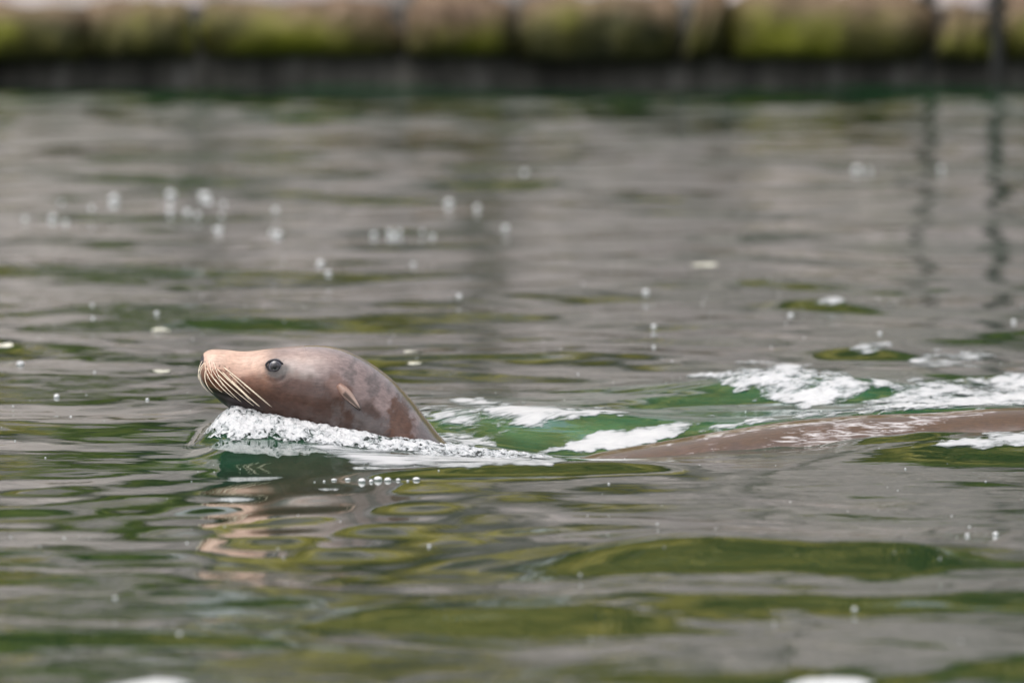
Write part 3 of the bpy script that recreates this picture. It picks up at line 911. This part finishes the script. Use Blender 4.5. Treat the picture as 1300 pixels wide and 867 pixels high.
# recessed foot of the wall
n1 = 240
bx_ = np.linspace(-9, 9, n1)
prof = [(0.10, -0.9), (0.09, 0.0), (0.10, 0.05), (0.115, 0.12), (0.11, 0.27), (0.7, 0.275)]
v = []
for py_, pz_ in prof:
    for k in range(n1):
        v.append((bx_[k], py_ + 0.03 * math.sin(bx_[k] * 9) * math.sin(bx_[k] * 3.1 + 1) + 0.012 * random.random(), pz_))
o = mesh_obj("wall_foot", v, [tuple(int(a) for a in q)[::-1] for q in grid_faces(len(prof), n1)], BASE, wall)

# posts of a railing on the edge
def post(px, label, hh=1.1, rad=0.022, yoff=-0.02):
    r = bpy.data.objects.new("railing_post", None); COL.objects.link(r)
    r.location = (wx(px), WALL_Y + yoff, 0)
    tag(r, label, "post", "posts standing along the far pool edge")
    pts = [Vector((0, 0, z)) for z in (-0.3, 0.0, 0.3, 0.7, hh)]
    vs, fs = tube(pts, [rad] * 5, 14); mesh_obj("shaft", vs, fs, METAL, r)
    vs, fs = uv_sphere(rad * 1.35, 14, 8, (1, 1, 0.7)); c = mesh_obj("cap", vs, fs, METAL, r); c.location = (0, 0, hh)
    pts = [Vector((0, 0, z)) for z in (0.30, 0.335)]
    vs, fs = tube(pts, [rad * 2.0, rad * 1.7], 14); mesh_obj("collar", vs, fs, METAL, r)
post(1264, "dark upright post at the right end of the far pool edge", 1.3, 0.022, -0.10)
post(1180, "dark slim post left of the rightmost post on the far pool edge", 1.2, 0.016, 0.10)

# ------------------------------------------------------------------ land beyond the pool
gx = axis([(-400, -30, 20), (-30, -9, 0.6), (-9, 9, 0.045), (9, 30, 0.6), (30, 400, 20)])
gy = axis([(30.3, 34.5, 0.045), (34.5, 40, 0.4), (40, 46, 1.0), (46, 800, 30)])
GX, GY = np.meshgrid(gx, gy)
def boulders(x, y, cell, seed):
    """tumbled stones: a dome over each of a jittered lattice of points; returns height and crevice depth"""
    cx, cy = np.floor(x / cell), np.floor(y / cell)
    best = np.full(x.shape, 9.0); sec = np.full(x.shape, 9.0); lift = np.zeros(x.shape)
    for di in (-1, 0, 1):
        for dj in (-1, 0, 1):
            ix, iy = (cx + di).astype(np.int64), (cy + dj).astype(np.int64)
            hsh = PERM[(PERM[(ix + seed) & 511] + iy) & 511]
            qx = (ix + 0.15 + 0.7 * (hsh % 37) / 37) * cell; qy = (iy + 0.15 + 0.7 * (hsh % 53) / 53) * cell
            d = np.hypot(x - qx, (y - qy)) / cell
            nearer = d < best
            sec = np.where(nearer, best, np.minimum(sec, d)); lift = np.where(nearer, (hsh % 29) / 29, lift); best = np.minimum(best, d)
    return np.sqrt(np.clip(sec - best, 0, 1)) , lift
wxn = GX + 0.15 * noise2(GX * 1.3, GY * 1.3); wyn = GY + 0.15 * noise2(GX * 1.3 + 8, GY * 1.3 + 5)
b1, l1 = boulders(wxn, wyn, 1.05, 3); b2, l2 = boulders(wxn, wyn, 0.42, 19)
up = sstep(30.4, 34.6, GY)
near_k = sstep(30.45, 31.0, GY) * (1 - sstep(35, 39, GY)) * (1 - sstep(9, 12, np.abs(GX)))
GZ = 0.20 + 2.5 * up * (0.9 + 0.35 * fbm(GX * 0.45, GY * 0.5, 3)) + near_k * (0.55 * b1 * (0.5 + l1) + 0.16 * b2 * (0.4 + l2) + 0.02 * fbm(GX * 6, GY * 6, 3))
GZ = GZ + sstep(40, 200, GY) * 3
land = mesh_obj("rock_bank", np.stack([GX, GY, GZ], -1).reshape(-1, 3), grid_faces(len(gy), len(gx)), ROCK)
tone = np.where(near_k > 0.02, 0.25 + 0.75 * l1 + 0.35 * (l2 - 0.5), 0.5)
crev = sstep(0.0, 0.35, np.minimum(b1, b2 + 0.25))
set_attr(land, "tone", np.clip(tone, 0, 1).reshape(-1), 'FLOAT'); set_attr(land, "clean", np.where(near_k > 0.02, crev, 1).reshape(-1), 'FLOAT')
tag(land, "grey rock bank rising behind the mossy pool edge", kind="structure")

# shrubs and trees on the bank (seen in the water)
def crown(name, mat, parent, rx, rz, zc, nleaf, size, seed):
    r_ = np.random.default_rng(seed)
    cl = r_.normal(size=(26, 3)); cl /= np.linalg.norm(cl, axis=1)[:, None]
    cl *= (r_.random((26, 1)) ** 0.5) * np.array([rx, rx, rz]) * 0.8
    c = cl[r_.integers(0, 26, nleaf)] + r_.normal(size=(nleaf, 3)) * np.array([rx, rx, rz]) * 0.17
    d = r_.normal(size=(nleaf, 3)); d /= np.linalg.norm(d, axis=1)[:, None]
    e = np.cross(d, r_.normal(size=(nleaf, 3))); e /= np.linalg.norm(e, axis=1)[:, None]
    s = size * (0.6 + 0.8 * r_.random((nleaf, 1)))
    v = np.stack([c - d * s, c + e * s * 0.45, c + d * s, c - e * s * 0.45], 1).reshape(-1, 3)
    v[:, 2] += zc
    f = np.arange(nleaf * 4).reshape(-1, 4)
    return mesh_obj(name, v, f, mat, parent, smooth=False)
def plant(kind, x, y, z, rx, rz, trunk, mat, nleaf, size, seed, label):
    o = bpy.data.objects.new(kind, None); COL.objects.link(o); o.location = (x, y, z)
    tag(o, label, "tree" if "tree" in kind else "shrub", kind.replace("_", " ") + "s on the rock bank")
    pts = [Vector((0.03 * k * math.sin(seed + k), 0.03 * k * math.cos(seed * 2 + k), -0.4 + (trunk + rz + 0.4) * k / 7)) for k in range(8)]
    vs, fs = tube(pts, [(0.03 + 0.035 * trunk) * (1 - 0.1 * k) for k in range(8)], 10)
    mesh_obj("trunk", vs, fs, BARK, o)
    for k in range(5):
        a = seed + k * 1.26; p0 = pts[3 + k % 3]
        p2 = p0 + Vector((math.cos(a) * rx * 0.7, math.sin(a) * rx * 0.7, rz * 0.5))
        vs, fs = tube(bez((p0, (p0 + p2) / 2 + Vector((0, 0, -0.1)), p2), 6), [0.03, 0.026, 0.022, 0.017, 0.012, 0.006], 6)
        mesh_obj("limb", vs, fs, BARK, o)
    crown("crown", mat, o, rx, rz, trunk + rz, nleaf, size, seed)
for i in range(20):
    x = -9.5 + i * 1.0 + random.uniform(-0.35, 0.35)
    y = random.choice((33.0, 34.2, 35.0)) + random.uniform(-0.3, 0.3)
    j = int(np.argmin(np.abs(gy - y))); k = int(np.argmin(np.abs(gx - x)))
    plant("leafy_shrub", x, y, float(GZ[j, k]) - 0.1, 0.75 + 0.35 * random.random(), 0.55 + 0.5 * random.random(), 0.1, LEAF_Y if i % 4 else LEAF_G, 4200, 0.06, i + 3, "leafy shrub growing on the rock bank")
for i in range(16):
    x = -7.5 + i + random.uniform(-0.45, 0.45)
    y = random.uniform(31.9, 33.6)
    j = int(np.argmin(np.abs(gy - y))); k = int(np.argmin(np.abs(gx - x)))
    plant("leafy_shrub", x, y, float(GZ[j, k]) - 0.05, 0.32 + 0.3 * random.random(), 0.22 + 0.3 * random.random(), 0.05, LEAF_Y if i % 3 else LEAF_G, 2200, 0.045, i + 103, "leafy shrub growing on the rock bank")
for i in range(15):
    x = -14 + i * 2.0 + random.uniform(-0.8, 0.8)
    plant("leafy_tree", x, 38.5 + random.uniform(-1, 1.5), 2.5, 1.9 + 0.5 * random.random(), 2.6 + random.random(), 0.8 + random.random(), LEAF_Y if i % 3 else LEAF_G, 11000, 0.12, i + 40, "tree standing behind the shrubs")

number_row("leafy shrubs on the rock bank", "leafy shrub {} on the rock bank")
number_row("leafy trees on the rock bank", "tree {} behind the shrubs on the bank")
